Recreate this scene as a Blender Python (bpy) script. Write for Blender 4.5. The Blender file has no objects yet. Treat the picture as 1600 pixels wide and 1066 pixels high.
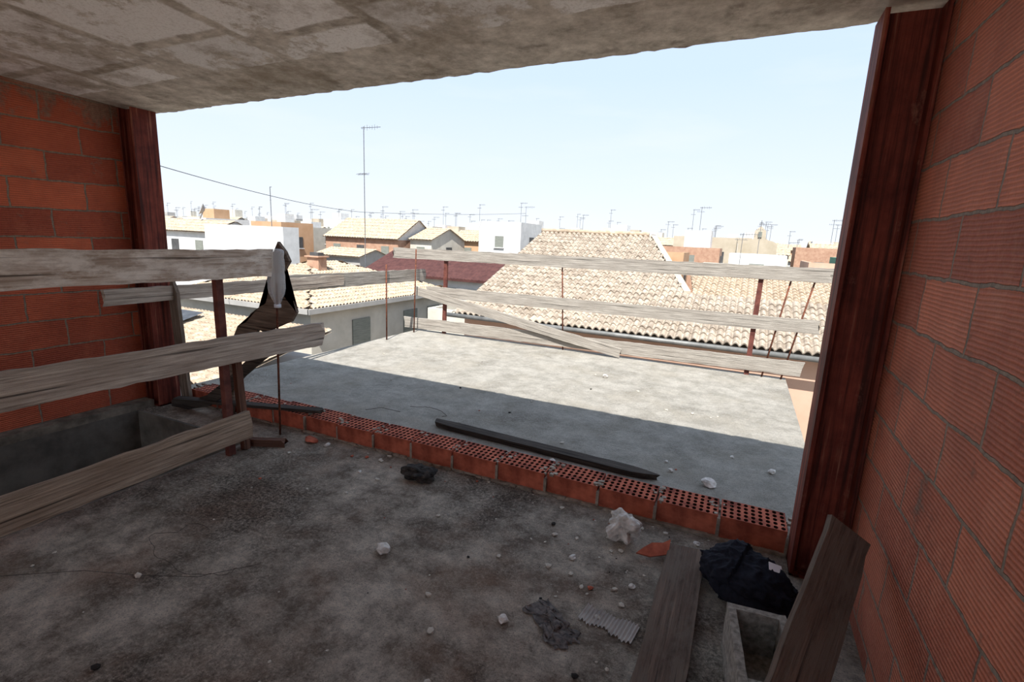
import bpy, bmesh, math, random
from mathutils import Vector, Matrix, noise
random.seed(7)
S=bpy.context.scene
try:
    S.view_settings.view_transform='Standard'
except Exception: pass
COL=S.collection

# ------------------------------------------------------------ materials
def newmat(name):
    m=bpy.data.materials.new(name); m.use_nodes=True
    nt=m.node_tree; b=nt.nodes['Principled BSDF']
    return m,nt,b
def ramp(nt,fac,stops):
    n=nt.nodes.new('ShaderNodeValToRGB')
    e=n.color_ramp.elements
    e[0].position=stops[0][0]; e[0].color=(*stops[0][1],1)
    e[1].position=stops[-1][0]; e[1].color=(*stops[-1][1],1)
    for p,c in stops[1:-1]:
        x=e.new(p); x.color=(*c,1)
    nt.links.new(fac,n.inputs[0]); return n.outputs[0]
def coords(nt,scale=(1,1,1),kind='Object'):
    t=nt.nodes.new('ShaderNodeTexCoord'); m=nt.nodes.new('ShaderNodeMapping')
    m.inputs['Scale'].default_value=scale
    nt.links.new(t.outputs[kind],m.inputs[0]); return m.outputs[0]
def nz(nt,vec,scale,detail=6,rough=.6):
    n=nt.nodes.new('ShaderNodeTexNoise'); n.inputs['Scale'].default_value=scale
    n.inputs['Detail'].default_value=detail; n.inputs['Roughness'].default_value=rough
    nt.links.new(vec,n.inputs['Vector']); return n.outputs['Fac']
def mix(nt,fac,a,b,mode='MIX'):
    n=nt.nodes.new('ShaderNodeMix'); n.data_type='RGBA'; n.blend_type=mode
    for s,v in ((n.inputs[0],fac),(n.inputs[6],a),(n.inputs[7],b)):
        if hasattr(v,'is_output'): nt.links.new(v,s)
        elif isinstance(v,(int,float)): s.default_value=v
        else: s.default_value=(*v,1)
    return n.outputs[2]
def math_(nt,op,a,b=0.0,c=None):
    n=nt.nodes.new('ShaderNodeMath'); n.operation=op
    for i,v in enumerate((a,b,c)):
        if v is None: continue
        if hasattr(v,'is_output'): nt.links.new(v,n.inputs[i])
        else: n.inputs[i].default_value=v
    return n.outputs[0]
def bump(nt,b,h,strength=.5,dist=.01):
    n=nt.nodes.new('ShaderNodeBump'); n.inputs['Strength'].default_value=strength
    n.inputs['Distance'].default_value=dist
    nt.links.new(h,n.inputs['Height']); nt.links.new(n.outputs[0],b.inputs['Normal'])
def simple(name,c1,c2,scale=8,rough=.85,bs=.3,bd=.005,metal=0,stretch=(1,1,1),pos=(.35,.65)):
    m,nt,b=newmat(name); v=coords(nt,stretch); f=nz(nt,v,scale)
    nt.links.new(ramp(nt,f,[(pos[0],c1),(pos[1],c2)]),b.inputs['Base Color'])
    b.inputs['Roughness'].default_value=rough; b.inputs['Metallic'].default_value=metal
    b.inputs['Specular IOR Level'].default_value=.25
    if bs: bump(nt,b,f,bs,bd)
    return m
def sr(r,g,b):
    f=lambda c:((c/255)/12.92 if c/255<=.04045 else ((c/255+.055)/1.055)**2.4)
    return (f(r),f(g),f(b))

def brickwall_mat(name,axis,zoff,ca,cb,cm,dirt=.55,thr=.60,topsmear=False):
    m,nt,b=newmat(name)
    t=nt.nodes.new('ShaderNodeTexCoord'); s=nt.nodes.new('ShaderNodeSeparateXYZ')
    nt.links.new(t.outputs['Object'],s.inputs[0])
    wob=nz(nt,t.outputs['Object'],2.2,3)
    wob2=nz(nt,t.outputs['Object'],11,4)
    zz=math_(nt,'ADD',s.outputs[2],zoff)
    zz=math_(nt,'ADD',zz,math_(nt,'MULTIPLY',math_(nt,'SUBTRACT',wob,.5),.03))
    z0=zz
    zz=math_(nt,'ADD',zz,math_(nt,'MULTIPLY',math_(nt,'SUBTRACT',wob2,.5),.022))
    xx=math_(nt,'ADD',s.outputs[axis],math_(nt,'MULTIPLY',math_(nt,'SUBTRACT',wob2,.5),.03))
    cb_=nt.nodes.new('ShaderNodeCombineXYZ')
    nt.links.new(xx,cb_.inputs[0]); nt.links.new(zz,cb_.inputs[1])
    br=nt.nodes.new('ShaderNodeTexBrick')
    nt.links.new(cb_.outputs[0],br.inputs['Vector'])
    br.inputs['Scale'].default_value=1
    br.inputs['Brick Width'].default_value=.47; br.inputs['Row Height'].default_value=.208
    br.inputs['Mortar Size'].default_value=.007; br.inputs['Mortar Smooth'].default_value=.35
    br.inputs['Color1'].default_value=(0,0,0,1); br.inputs['Color2'].default_value=(1,1,1,1)
    br.inputs['Mortar'].default_value=(.5,.5,.5,1)
    base=mix(nt,br.outputs['Color'],ca,cb)
    st=nz(nt,t.outputs['Object'],2.5,8,.7)
    base=mix(nt,ramp(nt,st,[(.42,(0,0,0)),(.74,(dirt,dirt,dirt))]),base,(ca[0]*.45,ca[1]*.42,ca[2]*.45))
    fine=nz(nt,t.outputs['Object'],40,5,.7)
    dus=nz(nt,t.outputs['Object'],3.1,9,.75)
    base=mix(nt,ramp(nt,fine,[(.35,(0,0,0)),(.8,(.3,.3,.3))]),base,(cb[0]*1.1,cb[1]*1.4,cb[2]*1.6))
    base=mix(nt,ramp(nt,dus,[(.52,(0,0,0)),(.72,(.4,.4,.4))]),base,(cb[0]*1.0,cb[1]*1.4,cb[2]*1.7))
    mort=ramp(nt,fine,[(.3,(cm[0]*.4,cm[1]*.4,cm[2]*.4)),(.7,cm)])
    sm=nz(nt,t.outputs['Object'],5.5,9,.75)
    if topsmear:
        # cement splashed along the topmost course
        hz=math_(nt,'MULTIPLY',math_(nt,'MAXIMUM',math_(nt,'SUBTRACT',s.outputs[2],2.22),0),.75)
        sm=math_(nt,'ADD',sm,hz)
    sme=ramp(nt,sm,[(thr,(0,0,0)),(thr+.09,(.75,.75,.75))])
    fac=math_(nt,'MAXIMUM',br.outputs['Fac'],sme)
    w=math_(nt,'SINE',math_(nt,'MULTIPLY',z0,2*math.pi/.0149))
    base=mix(nt,ramp(nt,w,[(0,(.30,.30,.30)),(.6,(0,0,0))]),base,(ca[0]*.45,ca[1]*.42,ca[2]*.4))
    nt.links.new(mix(nt,fac,base,mort),b.inputs['Base Color'])
    b.inputs['Roughness'].default_value=.7; b.inputs['Specular IOR Level'].default_value=.4
    w=math_(nt,'MULTIPLY',w,math_(nt,'SUBTRACT',1,br.outputs['Fac']))
    h=math_(nt,'MULTIPLY',w,.13)
    h=math_(nt,'SUBTRACT',h,math_(nt,'MULTIPLY',br.outputs['Fac'],.7))
    h=math_(nt,'ADD',h,math_(nt,'MULTIPLY',fine,.6))
    h=math_(nt,'ADD',h,math_(nt,'MULTIPLY',sme,.4))
    bump(nt,b,h,.9,.012)
    return m
M={}
M['wallR']=brickwall_mat('clay_block_wall',1,-1.53+.208*8,sr(156,78,54),sr(218,130,96),sr(150,132,114),.65,.60)
M['wallL']=brickwall_mat('clay_block_wall_red',1,-2.29+.208*12,sr(146,62,40),sr(216,108,70),sr(150,130,110),.65,.62,True)

def concrete_floor(name,base,light,dark,dust,darkpos=(.47,.62),speck=.75,dustf=.6):
    m,nt,b=newmat(name); o=coords(nt)
    big=nz(nt,o,.9,6,.65); mid=nz(nt,o,4,9,.8); fine=nz(nt,o,55,6,.85); sp=nz(nt,o,130,4,.85)
    c=ramp(nt,mid,[(.40,base),(.60,light)])
    du=nz(nt,coords(nt,(1,1.1,1)),1.7,5,.6)
    c=mix(nt,ramp(nt,du,[(.48,(0,0,0)),(.66,(dustf,dustf,dustf))]),c,dust)
    d=math_(nt,'MULTIPLY',ramp(nt,big,[(darkpos[0],(0,0,0)),(darkpos[1],(.9,.9,.9))]),ramp(nt,fine,[(.42,(1,1,1)),(.60,(.15,.15,.15))]))
    c=mix(nt,d,c,dark)
    c=mix(nt,ramp(nt,sp,[(.54,(0,0,0)),(.64,(speck,speck,speck))]),c,dark)
    c=mix(nt,ramp(nt,fine,[(.55,(0,0,0)),(.72,(.7,.7,.7))]),c,light)
    nt.links.new(c,b.inputs['Base Color']); b.inputs['Roughness'].default_value=.95
    b.inputs['Specular IOR Level'].default_value=.15
    h=math_(nt,'ADD',math_(nt,'MULTIPLY',mid,1.2),math_(nt,'ADD',math_(nt,'MULTIPLY',fine,1.4),math_(nt,'MULTIPLY',sp,.7)))
    bump(nt,b,h,1.0,.028)
    return m
M['floor']=concrete_floor('stained_concrete_floor',sr(150,136,121),sr(244,230,210),sr(58,51,45),sr(184,148,122),(.43,.60),.75,.55)
M['terrace']=concrete_floor('weathered_terrace_concrete',sr(174,168,156),sr(210,204,192),sr(96,90,80),sr(190,180,162),(.50,.74),.7,.4)
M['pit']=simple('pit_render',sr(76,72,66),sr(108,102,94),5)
M['ledge']=simple('dirty_cement_ledge',sr(84,77,68),sr(132,122,109),9,.95,.7,.006)
M['pitdark']=simple('dark_pit_floor',sr(40,38,36),sr(62,58,54),3)  # pit floor in a darker tone than its walls

def ceiling_mat():
    m,nt,b=newmat('concrete_block_ceiling')
    t=nt.nodes.new('ShaderNodeTexCoord'); s=nt.nodes.new('ShaderNodeSeparateXYZ')
    nt.links.new(t.outputs['Object'],s.inputs[0]); o=t.outputs['Object']
    w=nz(nt,o,3,7,.7); x=math_(nt,'ADD',s.outputs[0],math_(nt,'MULTIPLY',math_(nt,'SUBTRACT',w,.5),.14))
    y=math_(nt,'ADD',s.outputs[1],math_(nt,'MULTIPLY',math_(nt,'SUBTRACT',w,.5),.10))
    c=nt.nodes.new('ShaderNodeCombineXYZ'); nt.links.new(math_(nt,'ADD',x,.15),c.inputs[1]); nt.links.new(y,c.inputs[0])
    br=nt.nodes.new('ShaderNodeTexBrick'); nt.links.new(c.outputs[0],br.inputs['Vector'])
    br.offset=.2; br.inputs['Scale'].default_value=1
    br.inputs['Brick Width'].default_value=.70; br.inputs['Row Height'].default_value=.80
    br.inputs['Mortar Size'].default_value=.05; br.inputs['Mortar Smooth'].default_value=.5
    br.inputs['Color1'].default_value=(.2,.2,.2,1); br.inputs['Color2'].default_value=(1,1,1,1)
    big=nz(nt,o,1.9,8,.75); mid=nz(nt,o,9,6,.7); fine=nz(nt,o,70,4,.7)
    blk=mix(nt,br.outputs['Color'],sr(222,222,221),sr(242,242,241))
    blk=mix(nt,ramp(nt,fine,[(.5,(0,0,0)),(.62,(.4,.4,.4))]),blk,sr(184,181,176))
    cem=ramp(nt,mid,[(.3,sr(150,143,132)),(.7,sr(224,218,208))])
    edge=math_(nt,'GREATER_THAN',y,2.36)
    fac=math_(nt,'MAXIMUM',br.outputs['Fac'],edge)
    fac=math_(nt,'MAXIMUM',fac,ramp(nt,big,[(.50,(0,0,0)),(.55,(.95,.95,.95))]))
    col=mix(nt,fac,blk,cem)
    st=nz(nt,o,1.3,8,.75)
    col=mix(nt,ramp(nt,st,[(.50,(0,0,0)),(.64,(.65,.65,.65))]),col,sr(126,111,90))
    ju=nz(nt,o,6,6,.7)
    jl=math_(nt,'MULTIPLY',br.outputs['Fac'],ramp(nt,ju,[(.50,(0,0,0)),(.62,(.5,.5,.5))]))
    col=mix(nt,jl,col,sr(100,90,78))
    nt.links.new(col,b.inputs['Base Color']); b.inputs['Roughness'].default_value=.95
    h=math_(nt,'ADD',math_(nt,'MULTIPLY',fac,.5),math_(nt,'MULTIPLY',fine,.35))
    h=math_(nt,'ADD',h,mid); bump(nt,b,h,.6,.012)
    return m
M['ceil']=ceiling_mat()

def wood(name,c1,c2,c3=None,blot=None):
    m,nt,b=newmat(name)
    g=nz(nt,coords(nt,(1.2,30,30)),2.2,8,.7); big=nz(nt,coords(nt,(2,5,5)),1.5,6)
    c=ramp(nt,g,[(.3,c1),(.68,c2)])
    c=mix(nt,ramp(nt,big,[(.4,(0,0,0)),(.75,(.6,.6,.6))]),c,c3 or c1)
    if blot:
        bl=nz(nt,coords(nt,(3,8,8)),1.6,8,.7)
        c=mix(nt,ramp(nt,bl,[(.45,(0,0,0)),(.6,(.85,.85,.85))]),c,blot)
    cr=nz(nt,coords(nt,(.6,40,40)),1.3,4,.5)
    c=mix(nt,ramp(nt,cr,[(.32,(.85,.85,.85)),(.38,(0,0,0))]),c,(c1[0]*.3,c1[1]*.3,c1[2]*.3))
    nt.links.new(c,b.inputs['Base Color']); b.inputs['Roughness'].default_value=.9
    b.inputs['Specular IOR Level'].default_value=.2
    bump(nt,b,g,1.0,.008); return m
M['woodgrey']=wood('weathered_grey_wood',sr(112,100,90),sr(204,190,174),sr(146,128,112))
M['woodtoe']=wood('weathered_brown_wood',sr(96,80,67),sr(186,166,144),sr(124,100,80))
M['woodwhite']=wood('whitewashed_wood',sr(136,118,102),sr(218,206,192),sr(138,110,86),sr(226,219,208))
M['woodout']=wood('sun_bleached_wood',sr(104,99,91),sr(172,165,155),sr(126,118,109))
M['wooddark']=wood('damp_dark_wood',sr(54,44,38),sr(130,110,96),sr(74,59,50),sr(106,94,83))
M['woodblack']=wood('charred_wood',sr(24,22,20),sr(92,84,76),sr(46,41,37))
M['woodjag']=wood('dark_splintered_wood',sr(58,50,43),sr(146,130,115),sr(92,78,68))
M['woodbrown']=wood('brown_formwork_wood',sr(66,43,34),sr(122,88,72),sr(88,64,54))

def steel():
    m,nt,b=newmat('red_oxide_steel')
    dr=nz(nt,coords(nt,(28,28,.9)),1.6,7,.65); big=nz(nt,coords(nt),3,7,.7); f=nz(nt,coords(nt),45,4)
    pa=nz(nt,coords(nt,(1,1,.5)),7,8,.75)
    c=ramp(nt,big,[(.35,sr(84,33,26)),(.7,sr(134,64,48))])
    c=mix(nt,ramp(nt,dr,[(.46,(0,0,0)),(.62,(.85,.85,.85))]),c,sr(48,22,18))
    c=mix(nt,ramp(nt,dr,[(.30,(.6,.6,.6)),(.41,(0,0,0))]),c,sr(168,118,94))
    c=mix(nt,ramp(nt,pa,[(.60,(0,0,0)),(.70,(.55,.55,.55))]),c,sr(150,104,84))
    nt.links.new(c,b.inputs['Base Color']); b.inputs['Roughness'].default_value=.7
    b.inputs['Specular IOR Level'].default_value=.2
    bump(nt,b,f,.25,.003); return m
M['steel']=steel()
M['rust']=simple('rusty_iron',sr(62,36,28),sr(112,66,46),40,.8,.5,.001)
M['rustred']=simple('rusty_post',sr(72,38,33),sr(106,62,52),12,.8,.4,.002)
M['clay']=simple('red_perforated_brick',sr(118,56,42),sr(192,106,80),7,.9,.6,.004)
M['clayin']=simple('shaded_clay_hole',sr(50,31,25),sr(76,46,38),14,.95,0)  # hole walls coloured darker, shade of the recess painted in
M['mortar']=simple('grey_mortar',sr(116,105,93),sr(164,152,137),20,.95,.7,.004)
M['cblock']=simple('grey_concrete_block',sr(112,105,96),sr(160,152,140),45,.95,.9,.004)
M['plaster']=simple('white_rubble_plaster',sr(165,160,152),sr(226,221,213),18,.95,.8,.008)
M['burnt']=simple('burnt_lump',sr(20,19,18),sr(66,60,55),25,.95,.9,.008)
M['navy']=simple('navy_fabric',sr(13,14,22),sr(26,27,38),60,.9,.4,.002)
M['ragm']=simple('grey_rag',sr(66,62,60),sr(112,104,99),50,.9,.5,.003)
M['card']=simple('corrugated_white_sheet',sr(150,144,137),sr(188,182,175),6,.8,.1)
M['wire']=simple('rusty_wire',sr(55,48,43),sr(90,76,64),40,.7,0)
M['paper']=simple('white_paper',sr(225,225,228),sr(240,240,242),6,.8,0)
M['stone']=simple('cement_crumbs',sr(140,132,120),sr(212,203,188),30,.95,.5,.003)
def pet():
    m,nt,b=newmat('clear_plastic')
    b.inputs['Base Color'].default_value=(.80,.84,.85,1); b.inputs['Roughness'].default_value=.12
    b.inputs['Alpha'].default_value=.30
    return m
M['pet']=pet()
M['cap']=simple('white_cap',sr(200,205,215),sr(220,224,230),5,.5,0)

def tile(name,c1,c2,c3,vs=7):
    m,nt,b=newmat(name)
    v=nt.nodes.new('ShaderNodeTexVoronoi'); v.inputs['Scale'].default_value=vs
    nt.links.new(coords(nt),v.inputs['Vector'])
    s=nt.nodes.new('ShaderNodeSeparateColor'); nt.links.new(v.outputs['Color'],s.inputs[0])
    c=ramp(nt,s.outputs[0],[(.1,c1),(.9,c2)])
    n=nz(nt,coords(nt),4,8,.7)
    c=mix(nt,ramp(nt,n,[(.48,(0,0,0)),(.66,(.65,.65,.65))]),c,c3)
    nt.links.new(c,b.inputs['Base Color']); b.inputs['Roughness'].default_value=.95
    b.inputs['Specular IOR Level'].default_value=.15
    return m
M['tile']=tile('pale_clay_tile',sr(136,124,110),sr(166,154,139),sr(112,102,91))
M['tile2']=tile('sandy_clay_tile',sr(150,133,113),sr(174,158,138),sr(126,112,97))
M['white']=simple('white_wall',sr(184,184,182),sr(200,200,198),1.5,.9,0)
M['cream']=simple('cream_wall',sr(178,173,161),sr(194,189,177),1.2,.9,0)
M['beige']=simple('beige_wall',sr(162,151,132),sr(178,167,149),.8,.9,0)
M['orange']=simple('orange_wall',sr(170,136,104),sr(184,150,120),.8,.9,0)
M['salmon']=simple('salmon_wall',sr(178,144,122),sr(192,160,140),.8,.9,0)
M['greyw']=simple('grey_wall',sr(140,138,134),sr(160,157,152),.8,.9,0)
M['brickf']=simple('far_brick',sr(152,118,98),sr(172,140,118),3,.9,0)  # far walls kept pale and muted, distance haze put into the colour
M['glass']=simple('shutter_slats',sr(104,107,100),sr(130,133,125),2,.7,.0,stretch=(1,1,20))
M['dark']=simple('dark_opening',sr(60,60,60),sr(80,80,80),2,.7,0)
M['rroof']=simple('dark_red_roof_sheet',sr(60,34,32),sr(78,48,44),3,.8,.0)
M['ground']=simple('street_ground',sr(110,104,95),sr(138,131,120),.3,.95,0)
M['gutter']=simple('zinc_gutter',sr(96,96,94),sr(120,120,117),4,.5,0,metal=.3)
M['metal']=simple('galvanised_mast',sr(84,86,89),sr(104,106,109),8,.7,0)
M['panel']=simple('solar_panel',sr(48,50,54),sr(70,72,76),3,.5,0)
M['green']=simple('green_net',sr(80,130,112),sr(96,144,124),3,.8,0)

# ------------------------------------------------------------ helpers
def tag(o,label=None,cat=None,group=None,kind=None):
    if label: o["label"]=label
    if cat: o["category"]=cat
    if group: o["group"]=group
    if kind: o["kind"]=kind
    return o
def obj_bm(name,bm,mats,parent=None,smooth=False,matrix=None):
    me=bpy.data.meshes.new(name); bmesh.ops.recalc_face_normals(bm,faces=bm.faces); bm.to_mesh(me); bm.free()
    if not isinstance(mats,(list,tuple)): mats=[mats]
    for m in mats: me.materials.append(m)
    if smooth:
        for p in me.polygons: p.use_smooth=True
    o=bpy.data.objects.new(name,me); COL.objects.link(o)
    if parent: o.parent=parent
    if matrix is not None: o.matrix_world=matrix
    return o
def addbox(bm,x0,x1,y0,y1,z0,z1,mi=0):
    v=[bm.verts.new(p) for p in ((x0,y0,z0),(x1,y0,z0),(x1,y1,z0),(x0,y1,z0),(x0,y0,z1),(x1,y0,z1),(x1,y1,z1),(x0,y1,z1))]
    for f in ((0,3,2,1),(4,5,6,7),(0,1,5,4),(1,2,6,5),(2,3,7,6),(3,0,4,7)):
        fc=bm.faces.new([v[i] for i in f]); fc.material_index=mi
def empty(name,loc=(0,0,0)):
    e=bpy.data.objects.new(name,None); e.empty_display_size=.1; e.location=loc; COL.objects.link(e); return e
def tube_bm(bm,pts,r,seg=6,r2=None):
    rings=[]
    n=len(pts)
    for i,p in enumerate(pts):
        p=Vector(p)
        d=(Vector(pts[min(i+1,n-1)])-Vector(pts[max(i-1,0)])).normalized()
        a=d.cross(Vector((0,0,1)));
        if a.length<.05: a=d.cross(Vector((1,0,0)))
        a.normalize(); b=d.cross(a)
        rr=r if r2 is None else r+(r2-r)*i/(n-1)
        rings.append([bm.verts.new(p+a*rr*math.cos(2*math.pi*k/seg)+b*rr*math.sin(2*math.pi*k/seg)) for k in range(seg)])
    for i in range(n-1):
        for k in range(seg):
            bm.faces.new((rings[i][k],rings[i][(k+1)%seg],rings[i+1][(k+1)%seg],rings[i+1][k]))
    bm.faces.new(rings[0]); bm.faces.new(rings[-1])
def plank(name,p0,p1,w,t,wdir,mat,label,cat='plank',group=None,jag=.012,taper0=1,taper1=1,seed=0,bow=0):
    p0=Vector(p0);p1=Vector(p1);X=(p1-p0);L=X.length;X.normalize()
    Z=Vector(wdir);Z=(Z-X*Z.dot(X)).normalized();Y=Z.cross(X)
    bm=bmesh.new(); n=max(8,int(L/.09)); rings=[]
    rnd=random.Random(seed+int(L*1000))
    for i in range(n+1):
        u=i/n; x=u*L
        tp=1
        if u<.08: tp=taper0+(1-taper0)*u/.08
        if u>.92: tp=taper1+(1-taper1)*(1-u)/.08
        hw=w/2*tp
        j=[rnd.uniform(-1,1)*.004*w/.15 for _ in range(4)]
        ex=[0]*6
        if i in(0,n): ex=[rnd.uniform(-jag,jag)*2 for _ in range(6)]
        bz=bow*math.sin(math.pi*u)
        ring=[(x+ex[0],-t/2,-hw+j[0]+bz),(x+ex[1],t/2,-hw+j[0]+bz),(x+ex[2],t/2,hw*.1+bz),(x+ex[3],t/2,hw+j[1]+bz),(x+ex[4],-t/2,hw+j[1]+bz),(x+ex[5],-t/2,hw*.1+bz)]
        rings.append([bm.verts.new(q) for q in ring])
    for i in range(n):
        for k in range(6):
            bm.faces.new((rings[i][k],rings[i][(k+1)%6],rings[i+1][(k+1)%6],rings[i+1][k]))
    bm.faces.new(rings[0]); bm.faces.new(rings[-1])
    mw=Matrix.Translation(p0)@Matrix((X,Y,Z)).transposed().to_4x4()
    o=obj_bm(name,bm,mat,matrix=mw)
    tag(o,label,cat,group); return o
def rod(name,pts,r,mat,label,cat='rod',group=None,seg=8):
    bm=bmesh.new(); b=Vector(pts[0]); tube_bm(bm,[Vector(p)-b for p in pts],r,seg)
    o=obj_bm(name,bm,mat,smooth=True); o.location=b
    tag(o,label,cat,group); return o
def lump(name,loc,size,mat,label,cat,seed=0,amp=.35,freq=3,sub=3,group=None,rot=0,smooth=False):
    bm=bmesh.new(); bmesh.ops.create_icosphere(bm,subdivisions=sub,radius=1)
    off=Vector((seed*3.1,seed*1.7,seed*.9))
    for v in bm.verts:
        d=v.co.copy()
        c=noise.cell(d*1.6+off)
        n=noise.noise(d*freq*.5+off)+.4*noise.noise(d*freq+off)
        v.co*=1+amp*n+.10*c
        v.co=Vector((v.co.x*size[0]/2,v.co.y*size[1]/2,v.co.z*size[2]/2))
    mz=min(v.co.z for v in bm.verts)*.8
    for v in bm.verts:
        v.co.z=max(v.co.z,mz)-mz
    o=obj_bm(name,bm,mat,smooth=smooth); o.location=loc; o.rotation_euler=(0,0,rot)
    tag(o,label,cat,group); return o

# ------------------------------------------------------------ room shell
XL,XR=-4.75,.62; YF=2.87; YB=-1.3  # slab cut short behind the camera so unseen sun bounce brightens the room
def zc(x,y): return 2.49+.11*(x+4.75)/5.37+(2.87-y)*.045
PX0,PX1,PY0,PY1=-4.62,-3.25,-1.2,2.5
bm=bmesh.new()
for (a,b_,c,d) in ((PX1,XR+.25,-5,2.9),(XL-.2,PX1,PY1,2.9),(XL-.2,PX1,-5,PY0)):
    addbox(bm,a,b_,c,d,-.28,0)
tag(obj_bm('floor',bm,M['floor']),kind='structure',label='stained rough concrete floor slab with stairwell opening')
bm=bmesh.new()
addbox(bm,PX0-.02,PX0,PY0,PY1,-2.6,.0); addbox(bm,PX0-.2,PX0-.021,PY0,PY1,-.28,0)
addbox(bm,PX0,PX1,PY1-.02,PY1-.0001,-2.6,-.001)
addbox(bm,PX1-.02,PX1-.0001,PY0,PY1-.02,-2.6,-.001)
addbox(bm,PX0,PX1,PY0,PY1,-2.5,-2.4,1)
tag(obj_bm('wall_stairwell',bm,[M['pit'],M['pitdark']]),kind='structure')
bm=bmesh.new(); addbox(bm,XL,PX0,-5,2.62,.0,.06)
tag(obj_bm('trim_1',bm,M['ledge']),kind='structure',label='cement ledge at the foot of the brick wall')
bm=bmesh.new()
addbox(bm,-4.98,.66,2.9,7.2,-.28,-.005)
tag(obj_bm('floor_terrace',bm,M['terrace']),kind='structure',label='bare concrete terrace slab')
bm=bmesh.new(); addbox(bm,-4.9,.6,2.6,7.1,-9,-.281)
tag(obj_bm('wall_lower_storey',bm,M['cream']),kind='structure')
bm=bmesh.new(); addbox(bm,XL-.2,XL,-5,2.88,0,2.9)
tag(obj_bm('wall_left',bm,M['wallL']),kind='structure',label='red hollow clay block wall')
bm=bmesh.new(); addbox(bm,XR,XR+.2,-5,2.9,0,2.9)
tag(obj_bm('wall_right',bm,M['wallR']),kind='structure',label='orange hollow clay block wall with thick mortar joints')
bm=bmesh.new(); nx,ny=260,24; top=[];bot=[]
X0c,X1c=XL-.4,XR+2.2  # slab extended unseen past the right wall, added to shade the terrace
for j in range(ny+1):
    y=YB+(YF-YB)*(1-(1-j/ny)**2); rt=[];rb=[]
    for i in range(nx+1):
        x=X0c+(X1c-X0c)*i/nx; ye=y; z=zc(x,y)
        if j==ny:
            ye=y+.014*noise.noise(Vector((x*2,0,0)))+.018*noise.noise(Vector((x*17,3,0))); z+=.010*noise.noise(Vector((x*11,7,0)))
        rb.append(bm.verts.new((x,ye,z))); rt.append(bm.verts.new((x,ye if j<ny else ye+.02,2.9)))
    top.append(rt);bot.append(rb)
for j in range(ny):
    for i in range(nx):
        bm.faces.new((bot[j][i],bot[j][i+1],bot[j+1][i+1],bot[j+1][i])); bm.faces.new((top[j][i],top[j+1][i],top[j+1][i+1],top[j][i+1]))
for i in range(nx):
    bm.faces.new((bot[ny][i],bot[ny][i+1],top[ny][i+1],top[ny][i])); bm.faces.new((bot[0][i],top[0][i],top[0][i+1],bot[0][i+1]))
for j in range(ny):
    bm.faces.new((bot[j][0],bot[j+1][0],top[j+1][0],top[j][0])); bm.faces.new((bot[j][nx],top[j][nx],top[j+1][nx],bot[j+1][nx]))
tag(obj_bm('ceiling',bm,M['ceil']),kind='structure',label='rough concrete slab with grey infill blocks')

def hcol(x0,x1,y0,y1,z1,label,wy):
    e=empty('steel_column',((x0+x1)/2,(y0+y1)/2,0)); tag(e,label,'column')
    def part(nm,b):
        bm=bmesh.new(); addbox(bm,*b); o=obj_bm(nm,bm,M['steel'],parent=e); o.location=-e.location
        return o
    t=.018
    part('flange',(x0,x0+t,y0,y1,0,z1)); part('flange',(x1-t,x1,y0,y1,0,z1))
    part('web',(x0+t,x1-t,wy,wy+.012,0,z1))
    part('base_plate',(x0-.0,x1,y0,y1,0,.012))
    return e
hcol(.395,.615,2.67,2.86,2.58,'dark red oxide steel H column against the orange block wall',2.74)
hcol(-4.74,-4.56,2.63,2.82,2.49,'dark red oxide steel H column beside the red brick wall',2.68)

# ------------------------------------------------------------ brick curb
def perf_brick(bm,x0,x1,y0,y1,z0,z1,nx_=9,ny_=5,r=.0118,depth=.11):
    dx=(x1-x0)/nx_; dy=(y1-y0)/ny_
    V={}
    def gv(x,y,z):
        k=(round(x,4),round(y,4),round(z,4))
        if k not in V: V[k]=bm.verts.new((x,y,z))
        return V[k]
    for i in range(nx_):
        for j in range(ny_):
            ax,ay=x0+i*dx,y0+j*dy; cx_,cy_=ax+dx/2,ay+dy/2
            sq=[(ax+dx,cy_),(ax+dx,ay+dy),(cx_,ay+dy),(ax,ay+dy),(ax,cy_),(ax,ay),(cx_,ay),(ax+dx,ay)]
            S_=[gv(a,b,z1) for a,b in sq]
            C=[bm.verts.new((cx_+r*math.cos(k*math.pi/4),cy_+r*1.4*math.sin(k*math.pi/4),z1)) for k in range(8)]
            D=[bm.verts.new((v.co.x,v.co.y,z1-depth)) for v in C]
            for k in range(8):
                k2=(k+1)%8
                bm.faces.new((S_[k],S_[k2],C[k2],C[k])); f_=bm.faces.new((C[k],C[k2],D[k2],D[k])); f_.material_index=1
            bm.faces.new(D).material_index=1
    c=[bm.verts.new(p) for p in ((x0,y0,z0),(x1,y0,z0),(x1,y1,z0),(x0,y1,z0),(x0,y0,z1),(x1,y0,z1),(x1,y1,z1),(x0,y1,z1))]
    for f in ((0,3,2,1),(0,1,5,4),(1,2,6,5),(2,3,7,6),(3,0,4,7)): bm.faces.new([c[i] for i in f])
curb=empty('brick_curb',(-2,2.95,0)); tag(curb,'low row of red perforated bricks with round holes facing up','brick row')
N=14; xs0,xs1=-4.44,.39; pitch=(xs1-xs0)/N
for i in range(N):
    bm=bmesh.new(); x0=xs0+i*pitch+.007; x1=xs0+(i+1)*pitch-.007
    perf_brick(bm,x0-(x0+x1)/2,x1-(x0+x1)/2,-.103,.103,0,.13)
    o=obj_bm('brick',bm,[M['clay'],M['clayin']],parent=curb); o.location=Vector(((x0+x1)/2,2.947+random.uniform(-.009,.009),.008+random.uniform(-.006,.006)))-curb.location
    o.rotation_euler=(random.uniform(-.02,.02),random.uniform(-.02,.02),random.uniform(-.025,.025))
bm=bmesh.new()
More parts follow.
